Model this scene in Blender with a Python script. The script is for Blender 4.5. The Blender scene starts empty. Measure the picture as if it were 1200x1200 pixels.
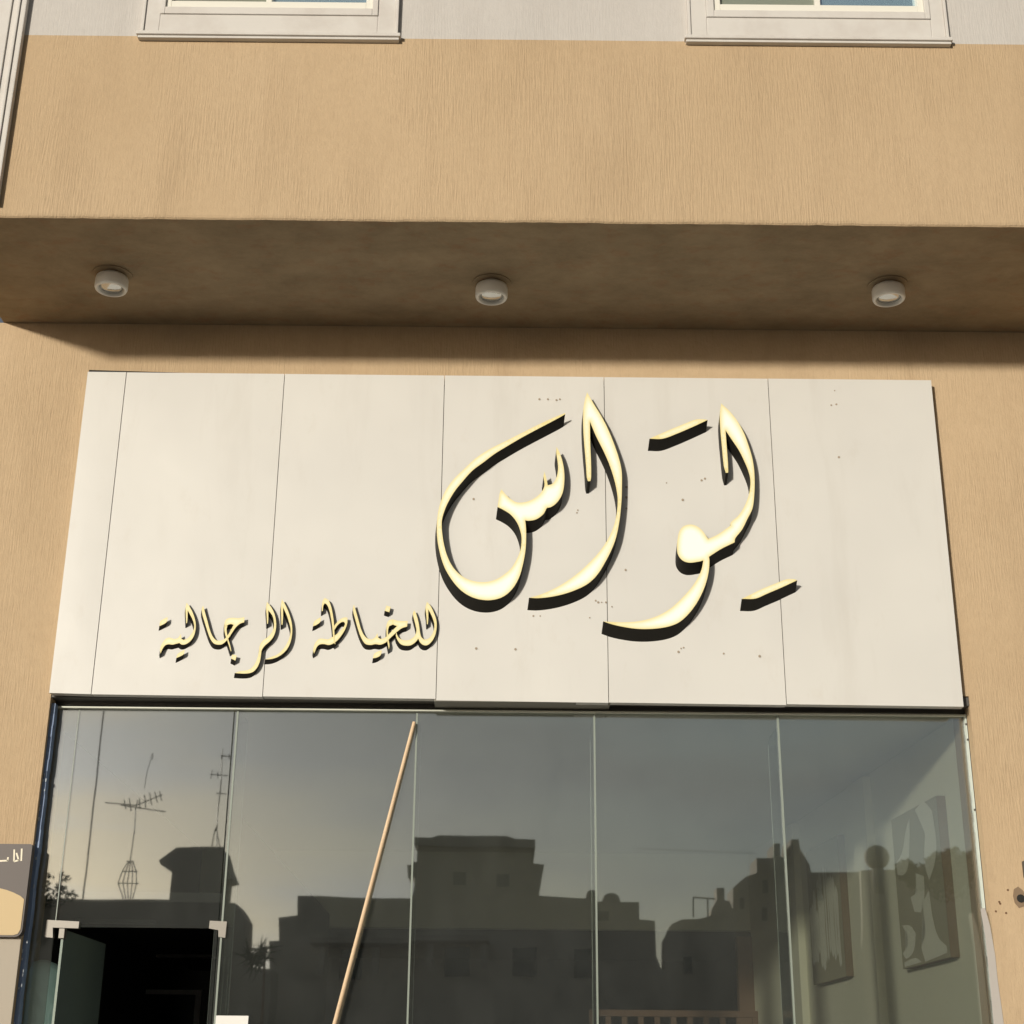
import bpy, bmesh, math, random
from mathutils import Vector, Matrix, geometry, noise
random.seed(7)
SC = bpy.context.scene
COL = SC.collection
R = math.radians

# ------------------------------------------------------------------ camera
EYE = Vector((0.0, 0.0, 1.6))
PITCH, ROLL, YAW, FPX = R(21.196), R(0.5207), R(0.0456), 1800.0   # measured on the 1200 px photograph
FW = Vector((math.sin(YAW)*math.cos(PITCH), math.cos(YAW)*math.cos(PITCH), math.sin(PITCH)))
r0 = Vector((math.cos(YAW), -math.sin(YAW), 0)); u0 = r0.cross(FW)
RT = math.cos(ROLL)*r0 + math.sin(ROLL)*u0
UP = -math.sin(ROLL)*r0 + math.cos(ROLL)*u0
cam_d = bpy.data.cameras.new('camera'); cam = bpy.data.objects.new('camera', cam_d); COL.objects.link(cam)
m = Matrix((RT, UP, -FW)).transposed().to_4x4(); m.translation = EYE
cam.matrix_world = m
cam_d.sensor_width = 36; cam_d.lens = 36*FPX/1200; cam_d.clip_start = 0.05; cam_d.clip_end = 3000
SC.camera = cam

# ------------------------------------------------------------------ sky, sun, exposure
SUN_EL, SUN_AZ = R(9.9), R(29.4)
w = bpy.data.worlds.new('World'); SC.world = w; w.use_nodes = True
nt = w.node_tree; bg = nt.nodes['Background']
sky = nt.nodes.new('ShaderNodeTexSky'); sky.sky_type = 'NISHITA'; sky.sun_disc = False
sky.sun_elevation = SUN_EL; sky.sun_rotation = math.pi + SUN_AZ
sky.air_density = 1.0; sky.dust_density = 1.2; sky.ozone_density = 1.0
tc = nt.nodes.new('ShaderNodeTexCoord'); mp = nt.nodes.new('ShaderNodeMapping'); mp.inputs['Scale'].default_value = (2.4, 2.4, 10)
nz = nt.nodes.new('ShaderNodeTexNoise'); nz.inputs['Scale'].default_value = 1.7; nz.inputs['Detail'].default_value = 5; nz.inputs['Roughness'].default_value = .5
nt.links.new(tc.outputs['Generated'], mp.inputs['Vector']); nt.links.new(mp.outputs[0], nz.inputs['Vector'])
cr = nt.nodes.new('ShaderNodeValToRGB'); cr.color_ramp.elements[0].position = .40; cr.color_ramp.elements[1].position = .62
cr.color_ramp.elements[0].color = (.42, .42, .42, 1); cr.color_ramp.elements[1].color = (.95, .95, .95, 1)
nt.links.new(nz.outputs['Fac'], cr.inputs['Fac'])
hs = nt.nodes.new('ShaderNodeHueSaturation'); hs.inputs['Saturation'].default_value = .22; hs.inputs['Value'].default_value = .74
nt.links.new(sky.outputs[0], hs.inputs['Color'])
mxw = nt.nodes.new('ShaderNodeMix'); mxw.data_type = 'RGBA'
nt.links.new(cr.outputs[0], mxw.inputs[0]); nt.links.new(sky.outputs[0], mxw.inputs[6]); nt.links.new(hs.outputs[0], mxw.inputs[7])
nt.links.new(mxw.outputs[2], bg.inputs[0]); bg.inputs[1].default_value = 0.07
sd = bpy.data.lights.new('sun', 'SUN'); sd.energy = 3.1; sd.angle = R(3.3); sd.color = (1.0, .925, .80)
so = bpy.data.objects.new('sun', sd); COL.objects.link(so)
so.rotation_euler = Vector((math.sin(SUN_AZ)*math.cos(SUN_EL), math.cos(SUN_AZ)*math.cos(SUN_EL), -math.sin(SUN_EL))).to_track_quat('-Z', 'Y').to_euler()
SC.view_settings.view_transform = 'Standard'; SC.view_settings.look = 'None'; SC.view_settings.gamma = 1
SC.view_settings.exposure = 0.16; SC.view_settings.use_curve_mapping = False
SC.cycles.transparent_max_bounces = 24; SC.cycles.max_bounces = 10

# ------------------------------------------------------------------ measuring helpers
def ray(x, y): return FW*FPX + RT*(x-600) - UP*(y-600)
def hit(x, y, Y):                       # point of the plane y = Y that the photograph shows at (x, y)
    d = ray(x, y); return EYE + d*(Y/d.y)
def hx(x, y, Y): return hit(x, y, Y).x
def hz(x, y, Y): return hit(x, y, Y).z
GL = 7.80                               # glass plane
WALL = 7.70; FACE = 7.64; FRONT = 6.586 # wall, fascia face, front of the overhang
OPP = 88.0                              # the houses over the road stand this far from the glass
def opp(x, y, L=OPP):                   # a point of the street seen mirrored in the shop glass -> (X, Z) at real y = GL - L
    p = hit(x, y, GL+L); return (p.x, p.z)

# ------------------------------------------------------------------ materials
def mat(name, col, rough=.7, metal=0, spec=.4):
    m = bpy.data.materials.new(name); m.use_nodes = True
    b = m.node_tree.nodes['Principled BSDF']
    b.inputs['Base Color'].default_value = (*col, 1); b.inputs['Roughness'].default_value = rough
    b.inputs['Metallic'].default_value = metal; b.inputs['Specular IOR Level'].default_value = spec
    return m
def nodes(m): return m.node_tree.nodes, m.node_tree.links, m.node_tree.nodes['Principled BSDF']
def coord(N, L, scale, rot=(0,0,0)):
    t = N.new('ShaderNodeTexCoord'); p = N.new('ShaderNodeMapping'); p.inputs['Scale'].default_value = scale; p.inputs['Rotation'].default_value = rot
    L.new(t.outputs['Object'], p.inputs['Vector']); return p
def noi(N, L, vec, scale, detail=4, rough=.55, dist=0):
    n = N.new('ShaderNodeTexNoise'); n.inputs['Scale'].default_value = scale; n.inputs['Detail'].default_value = detail
    n.inputs['Roughness'].default_value = rough; n.inputs['Distortion'].default_value = dist
    L.new(vec.outputs[0], n.inputs['Vector']); return n
def ramp(N, L, src, a, b, ca=(0,0,0), cb=(1,1,1)):
    r = N.new('ShaderNodeValToRGB'); e = r.color_ramp.elements
    e[0].position = a; e[1].position = b; e[0].color = (*ca, 1); e[1].color = (*cb, 1)
    L.new(src, r.inputs[0]); return r
def mixc(N, L, fac, a, b, mode='MIX'):
    x = N.new('ShaderNodeMix'); x.data_type = 'RGBA'; x.blend_type = mode
    for sock, v in ((0, fac), (6, a), (7, b)):
        if hasattr(v, 'links'): L.new(v, x.inputs[sock])
        elif isinstance(v, tuple): x.inputs[sock].default_value = (*v, 1)
        else: x.inputs[sock].default_value = v
    return x.outputs[2]
def bump(N, L, b, h, strength, dist):
    n = N.new('ShaderNodeBump'); n.inputs['Strength'].default_value = strength; n.inputs['Distance'].default_value = dist
    L.new(h, n.inputs['Height']); L.new(n.outputs[0], b.inputs['Normal']); return n

def stucco(name, base, light, dark, comb=True, bs=1.0):
    m = mat(name, base, .92, spec=.15); N, L, b = nodes(m)
    c1 = coord(N, L, (130, 130, 8) if comb else (9, 9, 9)); n1 = noi(N, L, c1, 1.0, 3, .55, .25)
    c2 = coord(N, L, (60, 60, 34)); n2 = noi(N, L, c2, 1.0, 4, .6, .6)
    c3 = coord(N, L, (.55, .55, .45)); n3 = noi(N, L, c3, 1.0, 5, .6, .3)
    c4 = coord(N, L, (1.6, 1.6, 1.1)); n4 = noi(N, L, c4, 1.0, 3, .5)
    # where the comb left strokes and where the trowel smoothed them out
    patch = ramp(N, L, n4.outputs['Fac'], .40, .60, (.12, .12, .12), (1.25, 1.25, 1.25))
    mul = N.new('ShaderNodeMath'); mul.operation = 'MULTIPLY'; L.new(ramp(N, L, n1.outputs['Fac'], .30, .72).outputs[0], mul.inputs[0]); L.new(patch.outputs[0], mul.inputs[1])
    add = N.new('ShaderNodeMath'); add.operation = 'MULTIPLY_ADD'; L.new(n2.outputs['Fac'], add.inputs[0]); add.inputs[1].default_value = 1.0; L.new(mul.outputs[0], add.inputs[2])
    bump(N, L, b, add.outputs[0], .36*bs, .008)
    col = mixc(N, L, ramp(N, L, n3.outputs['Fac'], .32, .70).outputs[0], base, light)
    gr = ramp(N, L, n1.outputs['Fac'], .28, .42, (1, 1, 1), (0, 0, 0))
    fm = N.new('ShaderNodeMath'); fm.operation = 'MULTIPLY'; L.new(gr.outputs[0], fm.inputs[0]); fm.inputs[1].default_value = .26
    col = mixc(N, L, fm.outputs[0], col, dark)
    # darker weathered patches and faint run marks
    c5 = coord(N, L, (3.5, 3.5, .5)); n5 = noi(N, L, c5, 1.0, 6, .65, .4)
    col = mixc(N, L, ramp(N, L, n5.outputs['Fac'], .50, .72, (0, 0, 0), (.38, .38, .38)).outputs[0], col, dark)
    n6 = noi(N, L, coord(N, L, (22, 22, 22)), 1.0, 3, .6)
    col = mixc(N, L, ramp(N, L, n6.outputs['Fac'], .35, .65, (.16, .16, .16), (0, 0, 0)).outputs[0], col, dark)
    L.new(col, b.inputs['Base Color'])
    return m
M = {}
M['tan'] = stucco('tan_combed_stucco', (.490, .362, .226), (.555, .420, .272), (.385, .277, .172))
M['white'] = stucco('pale_combed_stucco', (.54, .515, .485), (.58, .55, .52), (.45, .42, .39), bs=.6)
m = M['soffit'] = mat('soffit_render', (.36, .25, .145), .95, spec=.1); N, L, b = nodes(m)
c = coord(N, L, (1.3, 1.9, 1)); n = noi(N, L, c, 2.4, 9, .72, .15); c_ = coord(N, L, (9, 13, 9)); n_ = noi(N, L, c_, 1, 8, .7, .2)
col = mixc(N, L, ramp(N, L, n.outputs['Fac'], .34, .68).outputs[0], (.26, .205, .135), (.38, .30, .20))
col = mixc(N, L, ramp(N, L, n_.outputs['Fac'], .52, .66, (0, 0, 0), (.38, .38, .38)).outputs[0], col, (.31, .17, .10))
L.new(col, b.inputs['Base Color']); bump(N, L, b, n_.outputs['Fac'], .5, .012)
m = M['panel'] = mat('aluminium_panel', (.62, .60, .555), .42, spec=.4); N, L, b = nodes(m)
c = coord(N, L, (1, 1, 1)); n = noi(N, L, c, 1.3, 3); nf = noi(N, L, coord(N, L, (6, 6, 3)), 1, 5, .7)
col = mixc(N, L, ramp(N, L, n.outputs['Fac'], .35, .7).outputs[0], (.685, .675, .64), (.645, .635, .605))
col = mixc(N, L, ramp(N, L, nf.outputs['Fac'], .58, .74, (0, 0, 0), (.16, .16, .16)).outputs[0], col, (.50, .45, .37))
oi = N.new('ShaderNodeObjectInfo'); rr_ = ramp(N, L, oi.outputs['Random'], 0, 1, (.95, .95, .95), (1.0, 1.0, 1.0))
col = mixc(N, L, 1.0, col, rr_.outputs[0], 'MULTIPLY')
n7 = noi(N, L, coord(N, L, (5, 5, .8)), 1, 5, .6, .3); col = mixc(N, L, ramp(N, L, n7.outputs['Fac'], .55, .75, (0, 0, 0), (.14, .14, .14)).outputs[0], col, (.40, .36, .30))
L.new(col, b.inputs['Base Color']); bump(N, L, b, n.outputs['Fac'], .35, .025)
m = M['face'] = mat('letter_face_painted_glow', (.9, .85, .6), .45, spec=.4); N, L, b = nodes(m)
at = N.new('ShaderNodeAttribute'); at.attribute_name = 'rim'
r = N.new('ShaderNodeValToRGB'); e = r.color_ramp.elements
e[0].position = .0; e[0].color = (.80, .70, .34, 1); e[1].position = 1; e[1].color = (.93, .93, .90, 1)  # glow painted in: gold rim brightening to a white centre
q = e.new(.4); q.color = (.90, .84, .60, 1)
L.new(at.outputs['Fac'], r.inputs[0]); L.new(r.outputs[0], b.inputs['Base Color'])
M['side'] = mat('letter_side_black', (.012, .011, .009), .6, spec=.25)
M['dark'] = mat('dark_gap', (.02, .02, .018), .8)
M['blackmetal'] = mat('dark_channel', (.10, .095, .085), .6)
M['steel'] = mat('brushed_steel', (.23, .215, .19), .45, .35)
m = M['trim'] = mat('white_painted_trim', (.58, .545, .49), .6); N, L, b = nodes(m)
n = noi(N, L, coord(N, L, (3, 3, 3)), 1.5, 5, .65)
L.new(mixc(N, L, ramp(N, L, n.outputs['Fac'], .45, .75, (0, 0, 0), (.5, .5, .5)).outputs[0], (.62, .595, .56), (.46, .41, .37)), b.inputs['Base Color'])
M['upvc'] = mat('white_window_plastic', (.78, .76, .68), .35)
M['mesh'] = mat('grey_insect_mesh', (.30, .33, .28), .8)
M['wood'] = mat('pine_stick', (.62, .42, .25), .6); N, L, b = nodes(M['wood'])
n = noi(N, L, coord(N, L, (30, 30, 3)), 1, 4, .6); L.new(mixc(N, L, n.outputs['Fac'], (.56, .38, .23), (.82, .63, .42)), b.inputs['Base Color'])
M['brownwood'] = mat('brown_wood', (.24, .12, .065), .6); N, L, b = nodes(M['brownwood'])
n = noi(N, L, coord(N, L, (20, 20, 2)), 1, 4, .6); L.new(mixc(N, L, n.outputs['Fac'], (.16, .09, .06), (.27, .17, .11)), b.inputs['Base Color'])
M['bluefilm'] = mat('blue_film', (.19, .27, .44), .5)
M['fleck'] = mat('pale_film_scraps', (.45, .50, .55), .6)
M['seal'] = mat('white_sealant', (.62, .68, .62), .6)
M['edge'] = mat('glass_edge', (.27, .31, .27), .25, spec=.6)
M['bead'] = mat('pale_bead', (.62, .64, .56), .4)
M['paper'] = mat('white_paper', (.8, .79, .76), .7)
M['plaster'] = mat('grey_plaster_smear', (.45, .42, .39), .9)
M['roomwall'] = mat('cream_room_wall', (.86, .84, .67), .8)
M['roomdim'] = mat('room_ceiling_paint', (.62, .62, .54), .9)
M['roomdark'] = mat('painted_room_darkness', (.045, .047, .045), .9)  # near-black colour stands in for the lack of light indoors
M['floor'] = mat('shop_floor', (.16, .15, .13), .5)
M['canvas'] = mat('khaki_canvas', (.42, .39, .27), .85)
M['canvasside'] = mat('brown_canvas_edge', (.20, .145, .085), .85)
M['stroke'] = mat('cream_paint_strokes', (.85, .83, .70), .8)
M['teal'] = mat('pale_teal_wrap', (.72, .92, .90), .45); N, L, b = nodes(M['teal'])
n = noi(N, L, coord(N, L, (7, 7, 4)), 1, 4, .6, 1); bump(N, L, b, n.outputs['Fac'], .6, .03)
M['signgrey'] = mat('sign_taupe', (.10, .082, .074), .5)
M['signgold'] = mat('sign_gold', (.55, .41, .21), .5)
M['signcream'] = mat('sign_cream', (.80, .74, .58), .5)
M['clad'] = mat('grey_beige_cladding', (.40, .35, .28), .6)
M['lamp'] = mat('lamp_white', (.80, .79, .75), .28)
M['lens'] = mat('lamp_lens', (.55, .56, .55), .12, .85, .9)

def glassmat(name, tint, fac, gcol=(.9, .9, .86), wav=0.0, dust_sheen=0.0, dcol=(.5, .5, .44), trans=False):
    m = bpy.data.materials.new(name); m.use_nodes = True; N = m.node_tree.nodes; L = m.node_tree.links
    N.remove(N['Principled BSDF']); out = N['Material Output']
    tr = N.new('ShaderNodeBsdfTransparent'); tr.inputs[0].default_value = (*tint, 1)
    df = N.new('ShaderNodeBsdfTranslucent' if trans else 'ShaderNodeBsdfDiffuse'); df.inputs[0].default_value = (*dcol, 1)      # dusty film on the shop glass; painted reflection on door and windows
    gl = N.new('ShaderNodeBsdfGlossy'); gl.inputs[0].default_value = (*gcol, 1); gl.inputs['Roughness'].default_value = .014 if wav else 0.0
    fr = N.new('ShaderNodeFresnel'); fr.inputs[0].default_value = 1.5
    ma = N.new('ShaderNodeMath'); ma.operation = 'MULTIPLY_ADD'; L.new(fr.outputs[0], ma.inputs[0]); ma.inputs[1].default_value = 1.0; ma.inputs[2].default_value = fac; ma.use_clamp = True
    md = N.new('ShaderNodeMixShader'); md.inputs[0].default_value = dust_sheen; L.new(tr.outputs[0], md.inputs[1]); L.new(df.outputs[0], md.inputs[2])
    if dust_sheen and wav:
        n0 = noi(N, L, coord(N, L, (2.2, 2.2, 1.4)), 1.6, 7, .68, .5); r0_ = ramp(N, L, n0.outputs['Fac'], .35, .75, (dust_sheen*.7,)*3, (dust_sheen*1.5,)*3); L.new(r0_.outputs[0], md.inputs[0])
    mx = N.new('ShaderNodeMixShader'); L.new(ma.outputs[0], mx.inputs[0]); L.new(md.outputs[0], mx.inputs[1]); L.new(gl.outputs[0], mx.inputs[2]); L.new(mx.outputs[0], out.inputs[0])
    if wav:
        c = coord(N, L, (1, 1, 1)); n = noi(N, L, c, 1.1, 2, .4); bp = N.new('ShaderNodeBump'); bp.inputs['Strength'].default_value = wav; bp.inputs['Distance'].default_value = .01
        L.new(n.outputs['Fac'], bp.inputs['Height']); L.new(bp.outputs[0], gl.inputs['Normal']); L.new(bp.outputs[0], fr.inputs['Normal'])
    return m
M['glass'] = glassmat('shop_glass', (.88, .90, .88), .22, (.88, .90, .90), wav=.06, dust_sheen=.035, dcol=(.5, .52, .50))
M['doorglass'] = glassmat('door_glass', (.72, .78, .76), .02, (.6, .7, .66), dust_sheen=.75, dcol=(.33, .41, .38))  # strong diffuse share stands in for the leaf's dim reflection
M['finglass'] = glassmat('fin_glass', (.84, .88, .86), .06, dust_sheen=.22, dcol=(.42, .50, .48))
M['winglass'] = glassmat('window_glass', (.10, .12, .12), .55, (.80, .92, 1.0), dust_sheen=.8, dcol=(.36, .52, .60))  # pale blue of the reflected sky painted in as diffuse colour

# ------------------------------------------------------------------ mesh helpers
def obj(name, bm, material, parent=None, smooth=False):
    me = bpy.data.meshes.new(name); bm.normal_update(); bm.to_mesh(me); bm.free()
    for mm in (material if isinstance(material, (list, tuple)) else [material]): me.materials.append(mm)
    if smooth: me.polygons.foreach_set('use_smooth', [True]*len(me.polygons))
    o = bpy.data.objects.new(name, me); COL.objects.link(o)
    if parent is not None: o.parent = parent; o.matrix_parent_inverse = Matrix.Translation(-parent.location) if parent.type == 'EMPTY' else Matrix()
    return o
def thing(name, label, cat, loc=(0, 0, 0), group=None):
    o = bpy.data.objects.new(name, None); COL.objects.link(o); o.location = loc; o.empty_display_size = .1
    o['label'] = label; o['category'] = cat
    if group: o['group'] = group
    return o
def tag(o, label, cat, group=None):
    o['label'] = label; o['category'] = cat
    if group: o['group'] = group
    return o
def struct(name, bm, m): o = obj(name, bm, m); o['kind'] = 'structure'; return o
def box(bm, x0, x1, y0, y1, z0, z1, bev=0, mi=0):
    vs = [bm.verts.new((x, y, z)) for x in (x0, x1) for y in (y0, y1) for z in (z0, z1)]
    fs = [bm.faces.new([vs[i] for i in f]) for f in ((0,1,3,2), (4,6,7,5), (0,4,5,1), (2,3,7,6), (0,2,6,4), (1,5,7,3))]
    for f in fs: f.material_index = mi
    if bev: 
        es = {e for f in fs for e in f.edges}; bmesh.ops.bevel(bm, geom=list(es), offset=bev, segments=2, affect='EDGES', profile=.6)
    return fs
def bx(*a, **k): bm = bmesh.new(); box(bm, *a, **k); return bm
def hexa(bm, P):                        # 8 points: 4 front (ccw), 4 back
    v = [bm.verts.new(p) for p in P]
    for f in ((0,1,2,3), (7,6,5,4), (0,4,5,1), (1,5,6,2), (2,6,7,3), (3,7,4,0)): bm.faces.new([v[i] for i in f])
def prism(bm, pts, y0, y1):             # pts (x, z) closed outline
    a = [bm.verts.new((p[0], y0, p[1])) for p in pts]; b_ = [bm.verts.new((p[0], y1, p[1])) for p in pts]; n = len(pts)
    fa = bm.faces.new(a); fb = bm.faces.new(b_[::-1])
    for i in range(n): bm.faces.new((a[i], b_[i], b_[(i+1) % n], a[(i+1) % n]))
    bm.normal_update(); bmesh.ops.triangulate(bm, faces=[fa, fb], quad_method='BEAUTY', ngon_method='EAR_CLIP'); bmesh.ops.recalc_face_normals(bm, faces=bm.faces)
def tube(bm, p0, p1, r0_, r1_=None, n=8):
    p0, p1 = Vector(p0), Vector(p1); r1_ = r0_ if r1_ is None else r1_
    q = (p1-p0).to_track_quat('Z', 'Y'); A = []; B = []
    for i in range(n):
        d = q @ Vector((math.cos(2*math.pi*i/n), math.sin(2*math.pi*i/n), 0)); A.append(bm.verts.new(p0+d*r0_)); B.append(bm.verts.new(p1+d*r1_))
    for i in range(n): bm.faces.new((A[i], A[(i+1) % n], B[(i+1) % n], B[i]))
    bm.faces.new(A[::-1]); bm.faces.new(B)
def lathe(bm, c, prof, n=24):           # prof: (radius, z)
    rings = []
    for r_, z in prof: rings.append([bm.verts.new((c[0]+r_*math.cos(2*math.pi*i/n), c[1]+r_*math.sin(2*math.pi*i/n), c[2]+z)) for i in range(n)])
    for a, b_ in zip(rings, rings[1:]):
        for i in range(n): bm.faces.new((a[i], a[(i+1) % n], b_[(i+1) % n], b_[i]))
    bm.faces.new(rings[0][::-1]); bm.faces.new(rings[-1])
def wall_holes(bm, x0, x1, z0, z1, y0, y1, holes):
    xs = sorted({x0, x1, *[h[0] for h in holes], *[h[1] for h in holes]}); zs = sorted({z0, z1, *[h[2] for h in holes], *[h[3] for h in holes]})
    for i in range(len(xs)-1):
        j = 0
        while j < len(zs)-1:
            def solid(j): 
                cx, cz = (xs[i]+xs[i+1])/2, (zs[j]+zs[j+1])/2
                return not any(h[0] < cx < h[1] and h[2] < cz < h[3] for h in holes)
            if not solid(j): j += 1; continue
            k = j
            while k < len(zs)-1 and solid(k): k += 1
            box(bm, xs[i], xs[i+1], y0, y1, zs[j], zs[k]); j = k

# ------------------------------------------------------------------ ground
struct('ground', bx(-400, 400, -600, 200, -.6, -.16), mat('sandy_ground', (.34, .28, .20), .95))
m = mat('asphalt', (.06, .058, .055), .9); N, L, b = nodes(m); n = noi(N, L, coord(N, L, (40, 40, 40)), 1, 3); bump(N, L, b, n.outputs['Fac'], .5, .01)
struct('road', bx(-60, 60, -17, -4.2, -.16, -.13), m)
struct('pavement', bx(-30, 30, -4.2, 6.9, -.16, -.01, bev=.01), mat('concrete_paving', (.33, .30, .26), .9))

# ------------------------------------------------------------------ the shop building
ZS = hz(600, 384, WALL)                 # soffit height
XE = -2.869                             # left end of the overhang
ZP = hz(600, 46.5, FRONT)               # paint line
FX0 = (hx(103, 435, FACE)+hx(57, 812, FACE))/2; FX1 = (hx(1091, 445, FACE)+hx(1130, 828, FACE))/2
FZ0 = hz(600, 821, FACE); FZ1 = hz(600, 441, FACE)
GX0 = hx(60, 822, WALL)-.005; GX1 = hx(1134, 838, WALL)+.016
bd = thing('shop_building', 'tan stucco shop building with deep overhang above a white fascia and tinted glass front', 'building', (0, WALL, 0))
bm = bmesh.new(); wall_holes(bm, -6.0, 9.0, -.1, ZS, WALL, WALL+.32, [(GX0, GX1, -.2, FZ0+.06)])
obj('wall', bm, M['tan'], bd)
# overhanging storey: tan band, pale storey with two openings, soffit
def wavy_band(x0, x1, y0, y1, z0, z1, n=260):
    bm = bmesh.new(); fr = []; 
    for i in range(n+1):
        x = x0+(x1-x0)*i/n; j = .006*noise.noise((x*2.3, 1, 0))+.004*noise.noise((x*11, 5, 0)) + (.004*noise.noise((x*40, 9, 0)))
        prof = [(y0, z1), (y0, z0+.02+j), (y0+.003, z0+.008+j), (y0+.010, z0+j*.7), (y0+.016, z0+.006)]
        fr.append([bm.verts.new((x, a, b_)) for a, b_ in prof])
    for a, b_ in zip(fr, fr[1:]):
        for k in range(4): bm.faces.new((a[k], a[k+1], b_[k+1], b_[k]))
    bm.faces.new(fr[0][::-1]); bm.faces.new(fr[-1]); bm.faces.new([f[4] for f in fr]+[f[0] for f in fr[::-1]][:0]) if False else None
    bmesh.ops.recalc_face_normals(bm, faces=bm.faces); 
    return bm
obj('tan_band', wavy_band(XE, 9, FRONT, FRONT+.22, ZS, ZP), M['tan'], bd)
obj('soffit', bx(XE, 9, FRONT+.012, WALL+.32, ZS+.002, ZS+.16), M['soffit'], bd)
# windows
def window(px_l, px_r, y_sill, yl, px_in, y_in, px_fr, y_fr, px_gl, y_gl, px_m):
    Y = FRONT
    x0, x1 = hx(px_l, y_sill, Y-.05), hx(px_r, y_sill, Y-.05); z0 = hz((px_l+px_r)/2, y_sill, Y-.05)
    top = z0+1.75
    g = [hx(px_in[0], y_in, Y-.02), hx(px_in[1], y_in, Y-.02), hz(sum(px_in)/2, y_in, Y-.02)]
    f = [hx(px_fr[0], y_fr, Y), hx(px_fr[1], y_fr, Y), hz(sum(px_fr)/2, y_fr, Y)]
    p = [hx(px_gl[0], y_gl, Y+.02), hx(px_gl[1], y_gl, Y+.02), hz(sum(px_gl)/2, y_gl, Y+.02)]
    bm = bmesh.new()
    s = x0+.035; e_ = x1-.03; zt = top
    # outer moulded surround (four lengths), raised 3 cm, with a thin outer fillet
    box(bm, s, g[0], Y-.022, Y+.05, z0+.04, zt, bev=.004); box(bm, g[1], e_, Y-.022, Y+.05, z0+.04, zt, bev=.004)
    box(bm, g[0], g[1], Y-.022, Y+.05, z0+.04, g[2], bev=.004); box(bm, g[0], g[1], Y-.022, Y+.05, zt-(g[2]-z0), zt, bev=.004)
    box(bm, s-.015, s, Y-.032, Y+.04, z0+.04, zt, bev=.003); box(bm, e_, e_+.015, Y-.032, Y+.04, z0+.04, zt, bev=.003)
    wo = obj('window', bm, M['trim'], bd)
    bm = bmesh.new()
    box(bm, x0, x1, Y-.040, Y+.03, z0+.016, z0+.038, bev=.006); box(bm, x0+.008, x1-.008, Y-.030, Y+.03, z0+.0, z0+.014, bev=.003)
    obj('sill', bm, M['trim'], wo)
    bm = bmesh.new(); q = zt-(g[2]-z0)
    for a, b_, c_, d in ((g[0], f[0], g[2], q), (f[1], g[1], g[2], q), (f[0], f[1], g[2], f[2]), (f[0], f[1], q-.02, q)):
        box(bm, a, b_, Y-.030, Y+.03, c_, d, bev=.004)
    obj('inner_moulding', bm, M['trim'], wo)
    bm = bmesh.new()
    for a, b_, c_, d in ((f[0], p[0], f[2], q-.02), (p[1], f[1], f[2], q-.02), (p[0], p[1], f[2], p[2]), (p[0], p[1], q-.05, q-.02)):
        box(bm, a, b_, Y-.015, Y+.06, c_, d, bev=.003)
    xm = hx(px_m, y_gl, Y+.02); box(bm, xm-.015, xm+.015, Y-.008, Y+.06, p[2], q-.05, bev=.003)
    obj('frame', bm, M['upvc'], wo)
    obj('pane', bx(p[0], xm-.015, Y+.04, Y+.046, p[2], q-.05), M['winglass'], wo)
    obj('pane', bx(xm+.015, p[1], Y+.025, Y+.031, p[2], q-.05), M['winglass'], wo)
    obj('insect_screen', bx(p[0], xm-.015, Y+.012, Y+.016, p[2], q-.05), M['screen'], wo)
    return (g[0]-.001, g[1]+.001, g[2]-.001, q+.001)
m = M['screen'] = bpy.data.materials.new('insect_screen'); m.use_nodes = True; N = m.node_tree.nodes; L = m.node_tree.links
tr = N.new('ShaderNodeBsdfTransparent'); mx = N.new('ShaderNodeMixShader'); mx.inputs[0].default_value = .55
N['Principled BSDF'].inputs['Base Color'].default_value = (.30, .33, .26, 1); N['Principled BSDF'].inputs['Roughness'].default_value = .9
L.new(tr.outputs[0], mx.inputs[1]); L.new(N['Principled BSDF'].outputs[0], mx.inputs[2]); L.new(mx.outputs[0], N['Material Output'].inputs[0])
h1 = window(158, 469, 42, 0, (188, 443), 18, (195, 437), 13, (203, 430), 7, 316)
h2 = window(803, 1118, 47, 0, (828, 1090), 22, (836, 1082), 17, (843, 1073), 11, 957)
bm = bmesh.new(); wall_holes(bm, XE, 9, ZP, ZP+4.5, FRONT, FRONT+.22, [h1, h2]); obj('upper_wall', bm, M['white'], bd)
obj('return_wall', bx(XE, XE+.2, FRONT+.22, WALL+.32, ZS+.16, ZP+4.5), M['tan'], bd)
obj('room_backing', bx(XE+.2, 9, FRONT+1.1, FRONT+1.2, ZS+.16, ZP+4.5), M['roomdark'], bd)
obj('roof_slab', bx(XE, 9, FRONT, WALL+6, ZP+4.5, ZP+4.7), M['white'], bd)
# pale pilaster on the left corner of the overhang, with stepped edge
bm = bmesh.new(); xr = hx(31, 0, FRONT-.05); zb = hz(4, 236, FRONT-.05)
box(bm, XE-.02, xr-.075, FRONT-.046, FRONT, zb, zb+4, bev=.004); box(bm, xr-.075, xr-.045, FRONT-.035, FRONT, zb, zb+4, bev=.004)
box(bm, xr-.045, xr-.030, FRONT-.05, FRONT, zb, zb+4, bev=.004); box(bm, xr-.030, xr, FRONT-.04, FRONT, zb, zb+4, bev=.006)
obj('pilaster', bm, M['trim'], bd)
bm = bmesh.new()
for i in range(14):
    x, z = xr-.10-.03*random.random()+.10*random.random(), zb-.045*random.random()+.005; r_ = .008+.012*random.random()
    box(bm, x-r_, x+r_, FRONT-.018, FRONT+.01, z-r_, z+r_*1.4, bev=r_*.5)
o = obj('broken_plaster', bm, M['trim'], bd); o['kind'] = 'stuff'
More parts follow.
